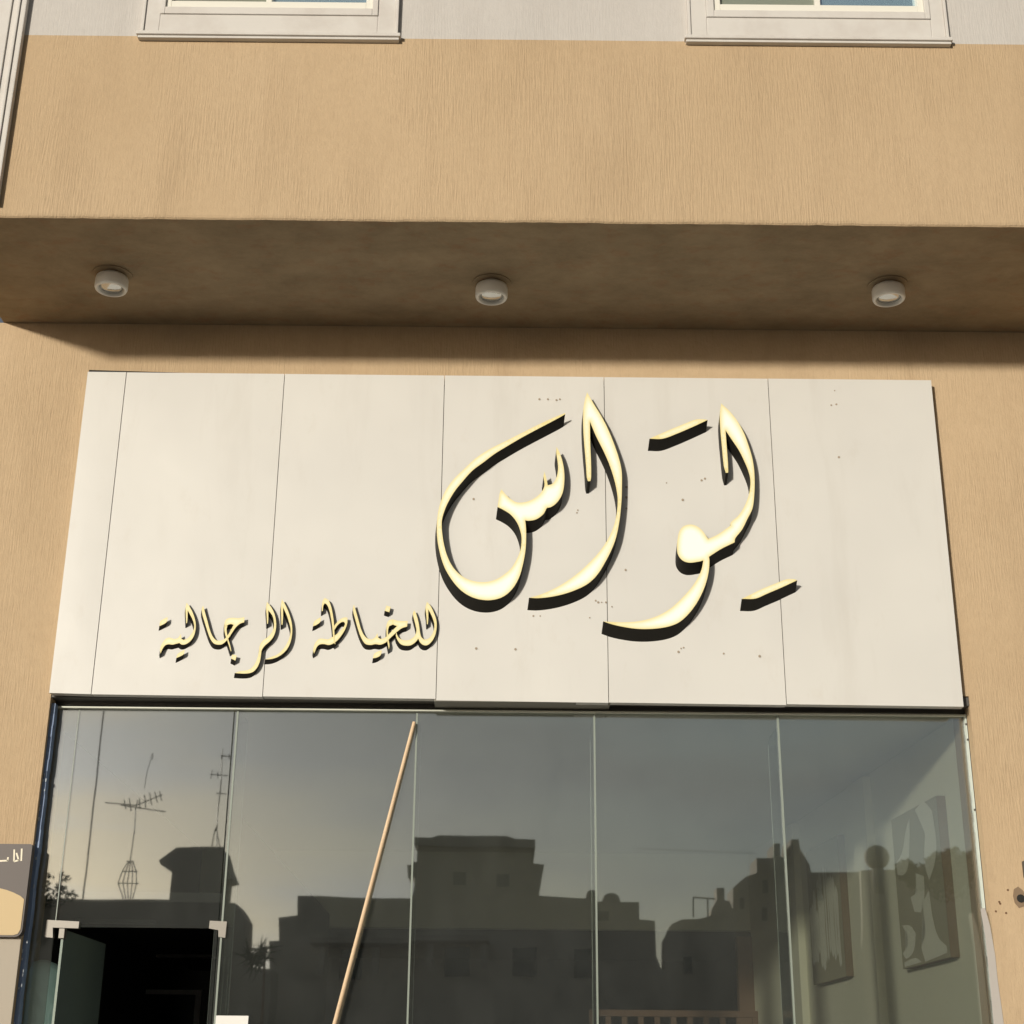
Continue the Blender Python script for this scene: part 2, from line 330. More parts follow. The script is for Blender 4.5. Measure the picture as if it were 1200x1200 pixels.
# grey-beige cladding low on the left, plaster smear and drill marks on the right
zc = hz(20, 1098, WALL); xc = hx(22, 1130, WALL)
obj('cladding', bx(-5.9, xc, WALL-.012, WALL-.001, 0, zc+.3, bev=.002), M['clad'], bd)
P = [hit(*q, WALL) for q in ((1149, 1065), (1154, 1064), (1160, 1085), (1166, 1120), (1169, 1150), (1174, 1185), (1178, 1215), (1166, 1215), (1160, 1150), (1155, 1100))]
bm = bmesh.new(); prism(bm, [(p.x, p.z) for p in P], WALL-.004, WALL+.001); obj('plaster_smear', bm, M['plaster'], bd)
P = [hit(*q, WALL) for q in ((1188, 1042), (1193, 1039), (1199, 1044), (1202, 1053), (1200, 1062), (1194, 1064), (1189, 1058), (1187, 1050))]
bm = bmesh.new(); prism(bm, [(p.x, p.z) for p in P], WALL-.003, WALL+.001); hl = obj('patch_hole', bm, mat('chipped_render', (.24, .17, .11), .95), bd)
p = hit(1196, 1053, WALL); bm = bmesh.new(); tube(bm, (p.x, WALL-.007, p.z), (p.x, WALL-.001, p.z), .020, .020, 12); obj('dark_core', bm, M['dark'], hl)
bm = bmesh.new()
for q in ((1167, 1068), (1172, 1059), (1171, 1057), (1179, 1070), (1181, 1043)):
    p = hit(*q, WALL); tube(bm, (p.x, WALL-.002, p.z), (p.x, WALL+.001, p.z), .0055, .0055, 8)
o = obj('drill_mark', bm, mat('drill_brown', (.16, .09, .05), .9), bd); o['kind'] = 'stuff'
p = hit(1203, 1018, WALL); tag(obj('cable_bracket', bx(p.x-.022, p.x+.05, WALL-.045, WALL, p.z-.045, p.z+.035, bev=.005), M['blackmetal']), 'dark bracket on the tan wall at the right edge above the chipped hole', 'bracket')

# ------------------------------------------------------------------ soffit lamps
for i, (x, y, lab) in enumerate(((131, 331, 'round white surface lamp under the overhang, at the left end near the pilaster'),
                                 (576, 341, 'round white surface lamp under the overhang, middle one above the large calligraphy'),
                                 (1041, 343, 'round white surface lamp under the overhang, above the right end of the fascia'))):
    d = ray(x, y); p = EYE + d*((ZS-.045-EYE.z)/d.z)
    t = thing('ceiling_lamp', lab, 'lamp', (p.x, p.y, ZS), 'lamps under the overhang')
    bm = bmesh.new(); lathe(bm, (p.x, p.y, ZS), [(.060, .003), (.066, -.012), (.083, -.020), (.086, -.035), (.086, -.078), (.082, -.088), (.070, -.090), (.066, -.080), (.064, -.062)], 32)
    obj('housing', bm, M['lamp'], t, True)
    bm = bmesh.new(); lathe(bm, (p.x, p.y, ZS), [(.0635, -.066), (.062, -.074), (.045, -.080), (.02, -.083), (.002, -.084)], 28); obj('lens', bm, M['lens'], t, True)
    bm = bmesh.new(); lathe(bm, (p.x, p.y, ZS), [(.105, .003), (.105, -.004), (.060, -.007)], 28); obj('base_ring', bm, M['roomdim'] if False else M['soffit'], t)

# ------------------------------------------------------------------ fascia
fa = thing('fascia', 'wide off-white metal panel fascia carrying gold lettering above the shop glass', 'fascia', (0, WALL, FZ0))
jx = [FX0] + [(hx(a, 441, FACE)+hx(b_, 818, FACE))/2 for a, b_ in ((148, 106), (332, 309), (519, 513), (707, 714), (900, 921))] + [FX1]
droop = [0, 0, .002, -.006, -.004, 0]
for i in range(6):
    a, b_ = jx[i]+.0018, jx[i+1]-.0018
    bm = bmesh.new(); n = 8; off = random.uniform(-.0015, .0015)
    # sheet folded back along its four edges, bowed by a millimetre or two
    tz = hz(103+165*i, 435+1.65*i, FACE)-.004; bz = hz(57+179*i, 812+2.7*i, FACE)+droop[i]
    tz2 = hz(103+165*(i+1), 435+1.65*(i+1), FACE)-.004; bz2 = hz(57+179*(i+1), 812+2.7*(i+1), FACE)+droop[i]
    g = [[bm.verts.new((a+(b_-a)*u/n, FACE+off-.0018*math.sin(math.pi*u/n)*math.sin(math.pi*v/n), (bz+(bz2-bz)*u/n)*(1-v/n)+(tz+(tz2-tz)*u/n)*v/n)) for u in range(n+1)] for v in range(n+1)]
    for v in range(n):
        for u in range(n): bm.faces.new((g[v][u], g[v][u+1], g[v+1][u+1], g[v+1][u]))
    be = [e for e in bm.edges if e.is_boundary]; ex = bmesh.ops.extrude_edge_only(bm, edges=be)
    for v in [q for q in ex['geom'] if isinstance(q, bmesh.types.BMVert)]: v.co.y = FACE+.05
    bmesh.ops.recalc_face_normals(bm, faces=bm.faces)
    o = obj('panel', bm, M['panel'], fa)
bm = bmesh.new(); box(bm, FX0+.02, FX1-.02, FACE+.012, WALL-.001, FZ0+.03, FZ1-.05); obj('backing', bm, mat('brown_backing', (.10, .08, .06), .9), fa)
bm = bmesh.new(); q0, q1 = hit(103, 433, WALL), hit(225, 436.5, WALL); prism(bm, [(FX0+.003, FZ1-.02), (q1.x+.2, FZ1-.02), (q1.x+.2, FZ1+.004), (FX0+.003, FZ1+.022)], FACE+.014, WALL-.001); obj('painted_gap_shadow', bm, M['dark'], fa)  # solid dark wedge painting the shadow line above the fascia
bm = bmesh.new(); box(bm, GX0+.002, GX1-.002, WALL+.004, GL+.06, FZ0+.012, FZ0+.055)   # dark underside in front of the glass
obj('head_channel', bm, M['blackmetal'], fa)
zk = FZ0
bm = bmesh.new(); box(bm, jx[3]-.01, jx[4]+.01, FACE+.004, GL-.005, FZ0-.006, FZ0+.010, bev=.002); obj('loose_underside_strip', bm, mat('grey_strip', (.22, .21, .18), .6), fa)
bm = bmesh.new()
for (x, y) in ((632,468),(642,468),(652,469),(656,468),(734,571),(734,583),(734,596),(733,668),(781,566),(822,563),(826,561),(800,586),(555,585),(677,598),(698,704),(701,706),(705,706),(625,722),(633,722),(691,724),(717,711),(795,764),(798,760),(801,759),(848,766),(890,769),(978,458),(974,475),(980,474),(983,536),(604,761),(558,760),(676,601),(710,706)):
    p = hit(x, y, FACE); r_ = random.uniform(.0035, .0075); tube(bm, (p.x, FACE-.0035, p.z), (p.x, FACE+.002, p.z), r_, r_*.9, 7)
o = obj('screw_mark', bm, mat('screw_mark', (.36, .30, .23), .8), fa); o['kind'] = 'stuff'

# ------------------------------------------------------------------ raised calligraphy
def smooth(pts, seg=5):                  # Catmull-Rom through the outline, sharp corners kept
    n = len(pts); V = [Vector(p) for p in pts]; sharp = []
    for i in range(n):
        a = (V[i]-V[i-1]); b_ = (V[(i+1) % n]-V[i]); sharp.append(a.angle(b_, 0) > R(48))
    out = []
    for i in range(n):
        p1, p2 = V[i], V[(i+1) % n]; p0 = p1-(p2-p1) if sharp[i] else V[i-1]; p3 = p2+(p2-p1) if sharp[(i+1) % n] else V[(i+2) % n]
        L_ = (p2-p1).length; k = max(1, min(seg, int(L_/4)+1))
        # centripetal-like damping of tangents for uneven spacing
        t1 = (p2-p0); t2 = (p3-p1)
        if t1.length: t1 = t1.normalized()*L_
        if t2.length: t2 = t2.normalized()*L_
        for j in range(k):
            t = j/k; t_2 = t*t; t_3 = t_2*t
            out.append((2*t_3-3*t_2+1)*p1+(t_3-2*t_2+t)*t1+(-2*t_3+3*t_2)*p2+(t_3-t_2)*t2)
    return out
def letter(polys, crop, label, group, depth, shift, step, rimw, name='letter', cat='letter'):
    ox, oy, sc = crop
    faceb = bmesh.new(); sideb = bmesh.new(); rl = faceb.verts.layers.float.new('rim'); cen = Vector((0, 0, 0)); cnt = 0
    for k, poly in enumerate(polys):
        S = [Vector((ox+p.x/sc, oy+p.y/sc)) for p in smooth(poly)]
        out = [S[0]]
        for p in S[1:]:
            if (p-out[-1]).length > .25: out.append(p)
        if (out[-1]-out[0]).length < .25: out.pop()
        area = sum(out[i-1].x*out[i].y-out[i].x*out[i-1].y for i in range(len(out)))
        if area < 0: out.reverse()
        Yf = FACE-depth+k*.0012
        n = len(out)
        def dist(p):
            best = 1e9
            for i in range(n):
                a, b_ = out[i], out[(i+1) % n]; d = b_-a; t = max(0, min(1, (p-a).dot(d)/d.length_squared)); best = min(best, (p-a-d*t).length)
            return best
        def inside(p):
            c = False
            for i in range(n):
                a, b_ = out[i], out[i-1]
                if (a.y > p.y) != (b_.y > p.y) and p.x < (b_.x-a.x)*(p.y-a.y)/(b_.y-a.y)+a.x: c = not c
            return c
        inner = []
        x0, x1 = min(p.x for p in out), max(p.x for p in out); y0, y1 = min(p.y for p in out), max(p.y for p in out)
        yy = y0+step*.5; row = 0
        while yy < y1:
            xx = x0+step*(.5 if row % 2 else 1)
            while xx < x1:
                p = Vector((xx, yy))
                if inside(p) and dist(p) > step*.45: inner.append(p)
                xx += step
            yy += step*.866; row += 1
        vs, es, fs, *_ = geometry.delaunay_2d_cdt(out+inner, [(i, (i+1) % n) for i in range(n)], [], 1, 1e-4)
        bv = []
        for v in vs:
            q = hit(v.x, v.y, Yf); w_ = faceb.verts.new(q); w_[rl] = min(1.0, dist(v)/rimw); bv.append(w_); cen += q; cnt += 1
        for f in fs:
            if len({*f}) >= 3:
                try: faceb.faces.new([bv[i] for i in f])
                except ValueError: pass
        # black body: from just behind the face, slanting down to the fascia
        back = FACE+.001
        A = [sideb.verts.new(hit(p.x, p.y, Yf+.0015)) for p in out]; B = [sideb.verts.new(hit(p.x+shift[0], p.y+shift[1], back)) for p in out]
        for i in range(n): sideb.faces.new((A[i], A[(i+1) % n], B[(i+1) % n], B[i]))
    for f in faceb.faces:
        f.normal_update()
        if f.normal.y > 0: f.normal_flip()
    cen /= cnt
    t = thing(name, label, cat, (cen.x, FACE, cen.z), group)
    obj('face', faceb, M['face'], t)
    bmesh.ops.recalc_face_normals(sideb, faces=sideb.faces)
    obj('side', sideb, M['side'], t)
    return t
c1 = (500, 450, 4.2875); c2 = (690, 450, 3.869); c3 = (170, 695, 6.667); c4 = (350, 695, 6.667)
G1, G2 = 'large raised calligraphy on the fascia', 'small raised lettering line on the fascia'
seen = [(697,145),(640,168),(560,205),(480,245),(400,285),(320,325),(250,370),(190,425),(130,485),(90,545),(65,610),(52,690),(52,760),(62,830),(85,910),(120,975),(165,1030),(215,1065),(270,1083),(330,1085),(385,1068),(430,1030),(465,970),(485,900),(497,830),(500,760),(498,710),(495,685),(515,687),(550,680),(585,655),(604,622),(625,618),(655,595),(680,555),(690,510),(692,455),(685,400),(670,350),(653,316),(651,345),(657,385),(660,430),(650,475),(630,502),(608,508),(603,480),(592,440),(587,465),(592,510),(575,545),(540,575),(500,592),(455,595),(425,580),(400,558),(376,530),(368,545),(362,580),(356,618),(385,632),(420,655),(450,690),(468,730),(477,775),(472,830),(455,875),(425,925),(385,960),(340,985),(290,995),(235,990),(185,970),(140,930),(110,880),(90,820),(78,750),(76,690),(85,650),(105,600),(140,540),(180,490),(230,435),(290,390),(340,352),(400,315),(480,268),(560,225),(640,183),(695,152)]
alif = [(806,42),(840,100),(880,165),(915,235),(945,310),(968,380),(980,440),(981,520),(978,600),(968,690),(952,770),(930,830),(900,890),(860,955),(815,1000),(760,1030),(690,1055),(620,1070),(560,1076),(514,1074),(560,1062),(620,1038),(690,1000),(760,950),(820,895),(870,840),(910,780),(940,715),(955,650),(960,590),(957,550),(945,490),(920,410),(890,340),(850,260),(820,188),(822,300),(826,400),(826,470),(822,488),(810,488),(805,470),(800,400),(790,280),(786,200),(787,130),(795,80)]
lamwaw = [(600,88),(640,125),(675,170),(705,225),(728,290),(742,340),(750,395),(752,460),(748,530),(740,570),(720,610),(695,660),(664,700),(661,718),(600,748),(545,783),(547,800),(545,840),(535,890),(515,945),(485,1000),(450,1045),(410,1080),(360,1100),(290,1110),(220,1110),(150,1100),(100,1088),(65,1076),(110,1079),(170,1080),(240,1073),(310,1052),(370,1018),(420,973),(465,923),(495,878),(512,838),(519,800),(500,805),(455,810),(425,800),(405,775),(400,745),(403,700),(412,665),(430,645),(460,637),(490,645),(515,665),(533,690),(542,702),(580,685),(620,658),(642,642),(643,628),(675,600),(700,565),(720,520),(730,480),(733,440),(725,400),(705,350),(680,300),(650,255),(620,210),(625,280),(631,360),(632,402),(621,403),(612,370),(603,280),(596,200),(594,140)]
fatha = [(275,248),(335,248),(400,225),(470,195),(539,163),(520,160),(485,161),(440,178),(380,202),(320,228)]
kasra = [(693,974),(755,973),(810,950),(880,920),(945,890),(930,885),(895,886),(850,903),(790,927),(735,954)]
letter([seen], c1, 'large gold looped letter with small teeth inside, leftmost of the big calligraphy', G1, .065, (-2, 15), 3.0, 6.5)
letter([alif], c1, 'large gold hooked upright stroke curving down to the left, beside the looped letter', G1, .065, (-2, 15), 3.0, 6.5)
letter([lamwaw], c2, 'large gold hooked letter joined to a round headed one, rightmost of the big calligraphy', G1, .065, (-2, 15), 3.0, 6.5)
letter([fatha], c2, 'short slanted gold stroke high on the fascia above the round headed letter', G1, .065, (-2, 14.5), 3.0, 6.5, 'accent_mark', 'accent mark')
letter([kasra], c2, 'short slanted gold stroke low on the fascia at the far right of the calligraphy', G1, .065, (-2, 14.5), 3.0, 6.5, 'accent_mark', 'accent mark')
lya = [(325,75),(350,110),(375,160),(393,220),(396,270),(385,325),(365,362),(340,387),(310,402),(285,402),(268,390),(240,397),(215,403),(185,400),(160,407),(145,422),(130,450),(122,472),(117,450),(125,410),(145,375),(165,355),(190,348),(225,358),(255,352),(270,335),(280,320),(285,358),(300,366),(330,355),(355,330),(375,298),(384,262),(380,235),(368,200),(350,165),(333,135),(332,190),(328,235),(321,235),(318,170),(317,110)]
ta1 = [(112,258),(120,222),(150,200),(176,188),(170,224),(142,245)]
ya1 = [(244,508),(253,478),(278,460),(308,442),(303,475),(277,493)]
jaaA = [(455,98),(465,140),(485,210),(507,290),(530,342),(560,370),(595,370),(625,355),(650,322),(672,285),(692,248),(668,242),(645,250),(622,262),(620,235),(632,208),(655,196),(690,193),(730,196),(776,188),(775,228),(745,238),(712,265),(680,310),(655,348),(630,378),(600,400),(565,403),(535,392),(510,357),(488,300),(465,225),(447,165),(443,120)]
jaaB = [(621,235),(619,285),(628,330),(640,365),(655,410),(670,457),(674,452),(664,405),(650,360),(641,320),(637,285),(643,255)]
jd = [(681,480),(716,488),(706,528),(673,512)]
lra = [(952,68),(985,110),(1010,160),(1023,220),(1022,282),(1005,337),(975,377),(935,412),(912,446),(905,490),(895,540),(870,590),(835,620),(780,629),(700,625),(740,611),(790,605),(830,587),(860,550),(880,500),(890,450),(897,408),(920,372),(960,342),(990,308),(1006,265),(1005,215),(995,178),(980,155),(962,135),(963,190),(960,240),(953,240),(950,180),(946,115)]
al2 = [(1070,48),(1100,100),(1125,160),(1145,230),(1150,300),(1140,370),(1118,425),(1080,470),(1030,502),(980,516),(936,518),(990,498),(1040,475),(1085,430),(1115,380),(1133,330),(1137,280),(1125,230),(1105,170),(1078,112),(1078,180),(1074,248),(1066,246),(1063,170),(1062,95)]
D, SH, ST, RW = .028, (-1, 6), 2.2, 9
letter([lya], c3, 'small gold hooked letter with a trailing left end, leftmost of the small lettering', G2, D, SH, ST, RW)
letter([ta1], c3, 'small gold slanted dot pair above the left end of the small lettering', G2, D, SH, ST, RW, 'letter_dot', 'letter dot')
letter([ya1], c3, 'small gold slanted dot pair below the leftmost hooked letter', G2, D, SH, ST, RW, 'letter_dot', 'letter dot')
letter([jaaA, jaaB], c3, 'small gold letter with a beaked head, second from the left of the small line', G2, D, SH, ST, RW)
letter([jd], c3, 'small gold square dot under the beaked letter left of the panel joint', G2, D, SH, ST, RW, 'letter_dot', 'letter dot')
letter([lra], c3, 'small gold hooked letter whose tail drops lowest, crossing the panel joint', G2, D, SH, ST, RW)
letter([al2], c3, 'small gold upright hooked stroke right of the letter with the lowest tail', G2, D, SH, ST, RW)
tA = [(180,142),(182,90),(190,55),(205,38),(232,55),(252,100),(265,160),(274,220),(279,300),(282,360),(287,402),(275,385),(268,330),(262,260),(252,190),(238,130),(220,90),(203,80),(193,100),(188,140)]
tB = [(276,262),(300,228),(330,202),(358,190),(381,192),(380,232),(365,280),(335,330),(300,372),(265,397),(235,406),(200,399),(165,402),(143,420),(130,450),(120,472),(113,445),(130,388),(160,358),(195,357),(230,361),(262,344),(300,318),(340,280),(361,245),(356,226),(335,227),(302,254),(280,288)]
ta2 = [(112,260),(120,225),(148,202),(172,190),(168,226),(140,248)]
khA = [(432,90),(447,140),(467,210),(487,280),(507,323),(535,353),(570,363),(598,345),(614,313),(622,348),(642,358),(675,348),(710,315),(745,280),(768,258),(735,246),(735,206),(780,217),(852,218),(847,262),(808,274),(772,300),(742,327),(712,355),(680,386),(640,403),(600,399),(560,406),(520,396),(490,352),(466,290),(446,220),(427,150),(425,112)]
khB = [(736,206),(707,212),(691,235),(685,270),(687,330),(693,380),(705,440),(710,410),(704,370),(699,330),(699,285),(708,258),(736,246)]
llC = [(762,305),(778,343),(805,363),(845,370),(880,358),(908,333),(920,295),(913,250),(900,200),(892,160),(903,133),(917,160),(932,210),(942,260),(948,305),(958,342),(982,364),(1010,358),(1038,330),(1056,290),(1060,245),(1048,200),(1028,155),(1012,128),(1013,190),(1009,246),(1002,242),(998,180),(991,115),(1002,68),(1030,100),(1055,150),(1075,210),(1078,270),(1066,330),(1042,375),(1008,406),(975,406),(950,387),(934,355),(918,378),(880,406),(840,411),(800,401),(775,372),(760,335)]
khd = [(672,138),(686,98),(719,108),(708,150)]
ya2 = [(580,510),(590,475),(618,457),(650,448),(640,485),(612,503)]
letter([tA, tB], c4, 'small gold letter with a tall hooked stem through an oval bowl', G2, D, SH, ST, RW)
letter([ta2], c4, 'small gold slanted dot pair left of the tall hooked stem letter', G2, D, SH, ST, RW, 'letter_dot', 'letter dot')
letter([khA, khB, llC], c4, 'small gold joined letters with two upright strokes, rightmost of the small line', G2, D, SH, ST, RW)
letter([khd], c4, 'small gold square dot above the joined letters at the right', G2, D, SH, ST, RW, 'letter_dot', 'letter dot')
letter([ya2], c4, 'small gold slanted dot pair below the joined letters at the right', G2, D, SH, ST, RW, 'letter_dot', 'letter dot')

# ------------------------------------------------------------------ shop glass
st = thing('glass_shopfront', 'tinted frameless glass shopfront under the fascia with an open glass door at its left', 'shopfront', (0, GL, 0))
ZT = hz(600, 833, GL)
xs = [hx(64, 822, GL), (hx(93, 825, GL)+hx(66, 1080, GL))/2, (hx(276, 828, GL)+hx(255, 1085, GL))/2, (hx(487, 845, GL)+hx(479, 1200, GL))/2,
      (hx(694, 832, GL)+hx(703, 1200, GL))/2, (hx(908, 838, GL)+hx(935, 1200, GL))/2, (hx(1128, 838, GL)+hx(1168, 1200, GL))/2]
ZD = hz(160, 1087, GL)                    # top of the door opening
g_ = .003
def pane(x0, x1, z0, z1, tilt):
    """a sheet of glass, standing a hair out of true like the real ones"""
    bm = bx(x0+g_, x1-g_, GL, GL+.012, z0, z1); c = Vector(((x0+x1)/2, GL, (z0+z1)/2))
    bmesh.ops.rotate(bm, verts=bm.verts, cent=c, matrix=Matrix.Rotation(tilt[0], 3, 'X') @ Matrix.Rotation(tilt[1], 3, 'Z'))
    return obj('pane', bm, M['glass'], st)
T = R(.02)
pane(xs[0], xs[1], .02, ZT, (0, 0)); pane(xs[1], xs[2], ZD, ZT, (T, -T))
DX1 = hx(250, 1092, GL)
pane(DX1, xs[2], .02, ZD-.005, (0, 0))
pane(xs[2], xs[3], .02, ZT, (-T, T)); pane(xs[3], xs[4], .02, ZT, (T*2, -T)); pane(xs[4], xs[5], .02, ZT, (-T, T)); pane(xs[5], xs[6], .02, ZT, (0, -T))
bm = bmesh.new(); box(bm, xs[0]-.01, xs[6]+.01, GL-.028, GL-.002, ZT-.012, ZT-.004, bev=.001); obj('top_bead', bm, M['bead'], st)
bm = bmesh.new(); box(bm, xs[0]-.03, xs[6]+.05, GL-.004, GL+.03, ZT+.008, FZ0+.03); obj('top_rail', bm, M['blackmetal'], st)
# glass fins standing behind the joints
for i, (X, zt, zb_) in enumerate(((xs[2]+.018, ZT, .02), (xs[3], ZT-.02, .02), (xs[4], ZT-.02, .02), (xs[5], ZT-.07, .02))):
    f = obj('fin', bx(X-.006, X+.006, GL+.016, GL+.30, zb_, zt), M['finglass'], st)
    obj('fin_edge', bx(X-.007, X+.007, GL+.301, GL+.307, zb_, zt-.03), mat('polished_edge', (.75, .82, .76), .3), f)
    obj('sealant', bx(X-.0045, X+.0045, GL-.0015, GL+.0145, zb_, ZT), M['edge'], f)
obj('sealant', bx(xs[1]-.002, xs[1]+.002, GL-.001, GL+.012, ZD, ZT), M['edge'], st)
obj('threshold', bx(xs[0], xs[6], GL-.04, GL+.05, -.02, .018, bev=.003), M['steel'], st)
# patch fittings at the door head
def P2(x, y): p = hit(x, y, GL-.008); return (p.x, p.z)
bm = bmesh.new(); prism(bm, [P2(55, 1078), P2(93, 1080), P2(92, 1088), P2(62, 1087), P2(62, 1099), P2(52, 1098)], GL-.012, GL+.024); obj('patch_fitting', bm, M['steel'], st)
bm = bmesh.new(); prism(bm, [P2(246, 1079), P2(266, 1080), P2(264, 1099), P2(256, 1098), P2(256, 1090), P2(245, 1088)], GL-.012, GL+.024); obj('patch_fitting', bm, M['steel'], st)
# door leaf swung inwards
a = hit(72, 1089, GL); b_ = hit(121, 1106, 8.52)
dx = Vector((b_.x-a.x, 8.52-GL, 0)); LW = dx.length; dx.normalize(); nrm = Vector((dx.y, -dx.x, 0))
bm = bmesh.new(); p0 = Vector((a.x, GL+.01, 0)); P = []
for z in (.02, a.z):
    P.append([p0+Vector((0, 0, z)), p0+dx*LW+Vector((0, 0, z)), p0+dx*LW+nrm*.012+Vector((0, 0, z)), p0+nrm*.012+Vector((0, 0, z))])
hexa(bm, [P[0][0], P[0][1], P[1][1], P[1][0], P[0][3], P[0][2], P[1][2], P[1][3]]); bmesh.ops.recalc_face_normals(bm, faces=bm.faces)
dr = obj('door', bm, M['doorglass'], st)
q = hit(73, 1093, GL); obj('hinge', bx(q.x-.014, q.x+.014, GL-.012, GL+.03, q.z-.028, q.z+.02, bev=.002), M['steel'], dr)
hp = p0+dx*(LW-.08); bm = bmesh.new(); tube(bm, hp-nrm*.05+Vector((0, 0, 1.05)), hp-nrm*.05+Vector((0, 0, 1.5)), .012, n=10); obj('handle', bm, M['steel'], dr)
# side seals: blue film on the left jamb, white sealant strip on the right
bm = bmesh.new(); box(bm, GX0+.001, xs[0]-.004, GL-.02, GL+.01, 0, ZT); obj('left_jamb_gap', bm, M['dark'], st)
bm = bmesh.new(); nn = 60; xa = (GX0+xs[0])/2
for i in range(nn):
    z0, z1 = ZT*(i/nn), ZT*((i+1)/nn); w0 = .012+.006*noise.noise((i*.35, 0, 0)); 
    box(bm, xa-.002, xa+.012+w0, GL-.070-.004*random.random(), GL-.021, z0, z1)
obj('blue_film', bm, M['bluefilm'], st)
bm = bmesh.new(); random.seed(4)
for i in range(90):
    z = random.choice((random.uniform(.3, 2.35), random.uniform(.3, 1.9), random.uniform(1.5, 3.3))); x = xa+random.uniform(.004, .026); hgt = random.uniform(.004, .02)
    box(bm, x-.0025, x+.0025, GL-.078, GL-.075, z, z+hgt)
o = obj('film_scraps', bm, M['fleck'], st); o['kind'] = 'stuff'
bm = bmesh.new(); nn = 70; xb = xs[6]
ticks = [hz(1131, 850, GL), hz(1141, 950, GL), hz(1133, 868, GL)]
for i in range(nn):
    z0, z1 = ZT*(i/nn), ZT*((i+1)/nn); j = .003*noise.noise((i*.5, 3, 0)); 
    wd = .012+(.014 if z0 < 2.9 else .004)*min(1, (3.45-z0)/.6)
    box(bm, xb-.003+j, xb-.003+j+wd, GL-.022, GL+.008, z0, z1)
sl = obj('sealant_strip', bm, M['seal'], st)
for z in ticks: obj('gap_mark', bx(xb-.006, xb+.03, GL-.026, GL-.0225, z-.005, z+.005), M['blackmetal'], sl)
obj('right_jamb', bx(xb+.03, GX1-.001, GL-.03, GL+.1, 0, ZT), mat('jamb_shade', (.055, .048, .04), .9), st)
# paper on the fin
q = hit(253, 1190, GL-.01); q2 = hit(291, 1191, GL-.01)
tag(obj('paper_notice', bx(q.x, q2.x, GL-.006, GL-.003, q.z-.20, q.z), M['paper']), 'white paper sheet taped low on the glass right of the doorway', 'paper')
# wooden stick leaning on the glass
pa, pb = hit(485.5, 846, GL-.028), hit(391, 1204, GL-.045)
k = (pa.z-.0)/(pa.z-pb.z); pe = pa+(pb-pa)*k
bm = bmesh.new(); tube(bm, pe, pa, .0125, .0092, 10); tag(obj('wooden_stick', bm, M['wood']), 'long pale wooden stick leaning slanted against the shop glass', 'stick')

# ------------------------------------------------------------------ the room behind the glass
BK = 12.8; CZ = ZT+.02
XB = hx(880, 1098, BK); XL = xs[0]-.15
zb1 = hz(600, 1088, BK)
rm = thing('shop_room', 'dim empty shop interior with cream right wall behind the tinted glass', 'room', (0, 10, 0))
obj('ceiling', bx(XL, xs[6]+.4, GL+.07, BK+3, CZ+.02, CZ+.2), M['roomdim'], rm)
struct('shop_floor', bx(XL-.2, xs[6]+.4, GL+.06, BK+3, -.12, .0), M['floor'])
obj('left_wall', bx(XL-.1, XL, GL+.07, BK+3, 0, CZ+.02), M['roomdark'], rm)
# right wall runs slightly inwards
XF = xs[6]+.03
def rw(t, z, off=0): return Vector((XF+(XB-XF)*t-off, GL+.03+(BK-GL-.03)*t, z))
bm = bmesh.new(); hexa(bm, [rw(0, 0), rw(1, 0), rw(1, CZ+.02), rw(0, CZ+.02)] + [v+Vector((.12, 0, 0)) for v in (rw(0, 0), rw(1, 0), rw(1, CZ+.02), rw(0, CZ+.02))])
bmesh.ops.recalc_face_normals(bm, faces=bm.faces); obj('right_wall', bm, M['roomwall'], rm)
xd = hx(868, 1120, BK)
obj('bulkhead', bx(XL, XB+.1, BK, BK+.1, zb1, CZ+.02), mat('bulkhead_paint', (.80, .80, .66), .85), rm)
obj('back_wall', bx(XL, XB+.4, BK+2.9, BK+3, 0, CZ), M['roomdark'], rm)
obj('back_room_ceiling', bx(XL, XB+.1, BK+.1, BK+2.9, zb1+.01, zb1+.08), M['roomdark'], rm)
obj('door_post', bx(xd-.03, XB+.06, BK-.03, BK+.09, 0, zb1-.05), M['brownwood'], rm)
obj('added_partition', bx(hx(300, 1100, 9.6), hx(300, 1100, 9.6)+.08, 8.35, BK, 0, zb1+.1), M['roomdark'], rm)  # added so the space behind the doorway stays dark
obj('added_lobby_ceiling', bx(XL, hx(300, 1100, 9.6), 8.35, BK, zb1-.35, zb1-.3), M['roomdark'], rm)  # added dark lid over the same space, also to keep it black
def tpos(x, y):                          # where on the slanting right wall is this pixel
    d = ray(x, y); A_ = Vector((XF, GL+.03)); B_ = Vector((XB, BK)); w_ = B_-A_
    # EYE + s d = A + t w
    det = d.x*(-w_.y)+d.y*w_.x; s = (A_.x*(-w_.y)+A_.y*w_.x)/det; t = (d.x*A_.y-d.y*A_.x)/det
    return t, (EYE+d*s).z
for xa_, xb_, nm in ((927, 945, 'pier'), (1019, 1036, 'pier')):
    t0, _ = tpos(xa_, 1120); t1, _ = tpos(xb_, 1120)
    t0, t1 = min(t0, t1), max(t0, t1)
    bm = bmesh.new(); Q = [rw(t0, 0, .001), rw(t1, 0, .001), rw(t1, CZ, .001), rw(t0, CZ, .001)]; hexa(bm, Q+[v-Vector((.05, 0, 0)) for v in Q]); bmesh.ops.recalc_face_normals(bm, faces=bm.faces)
    obj(nm, bm, M['roomwall'], rm)
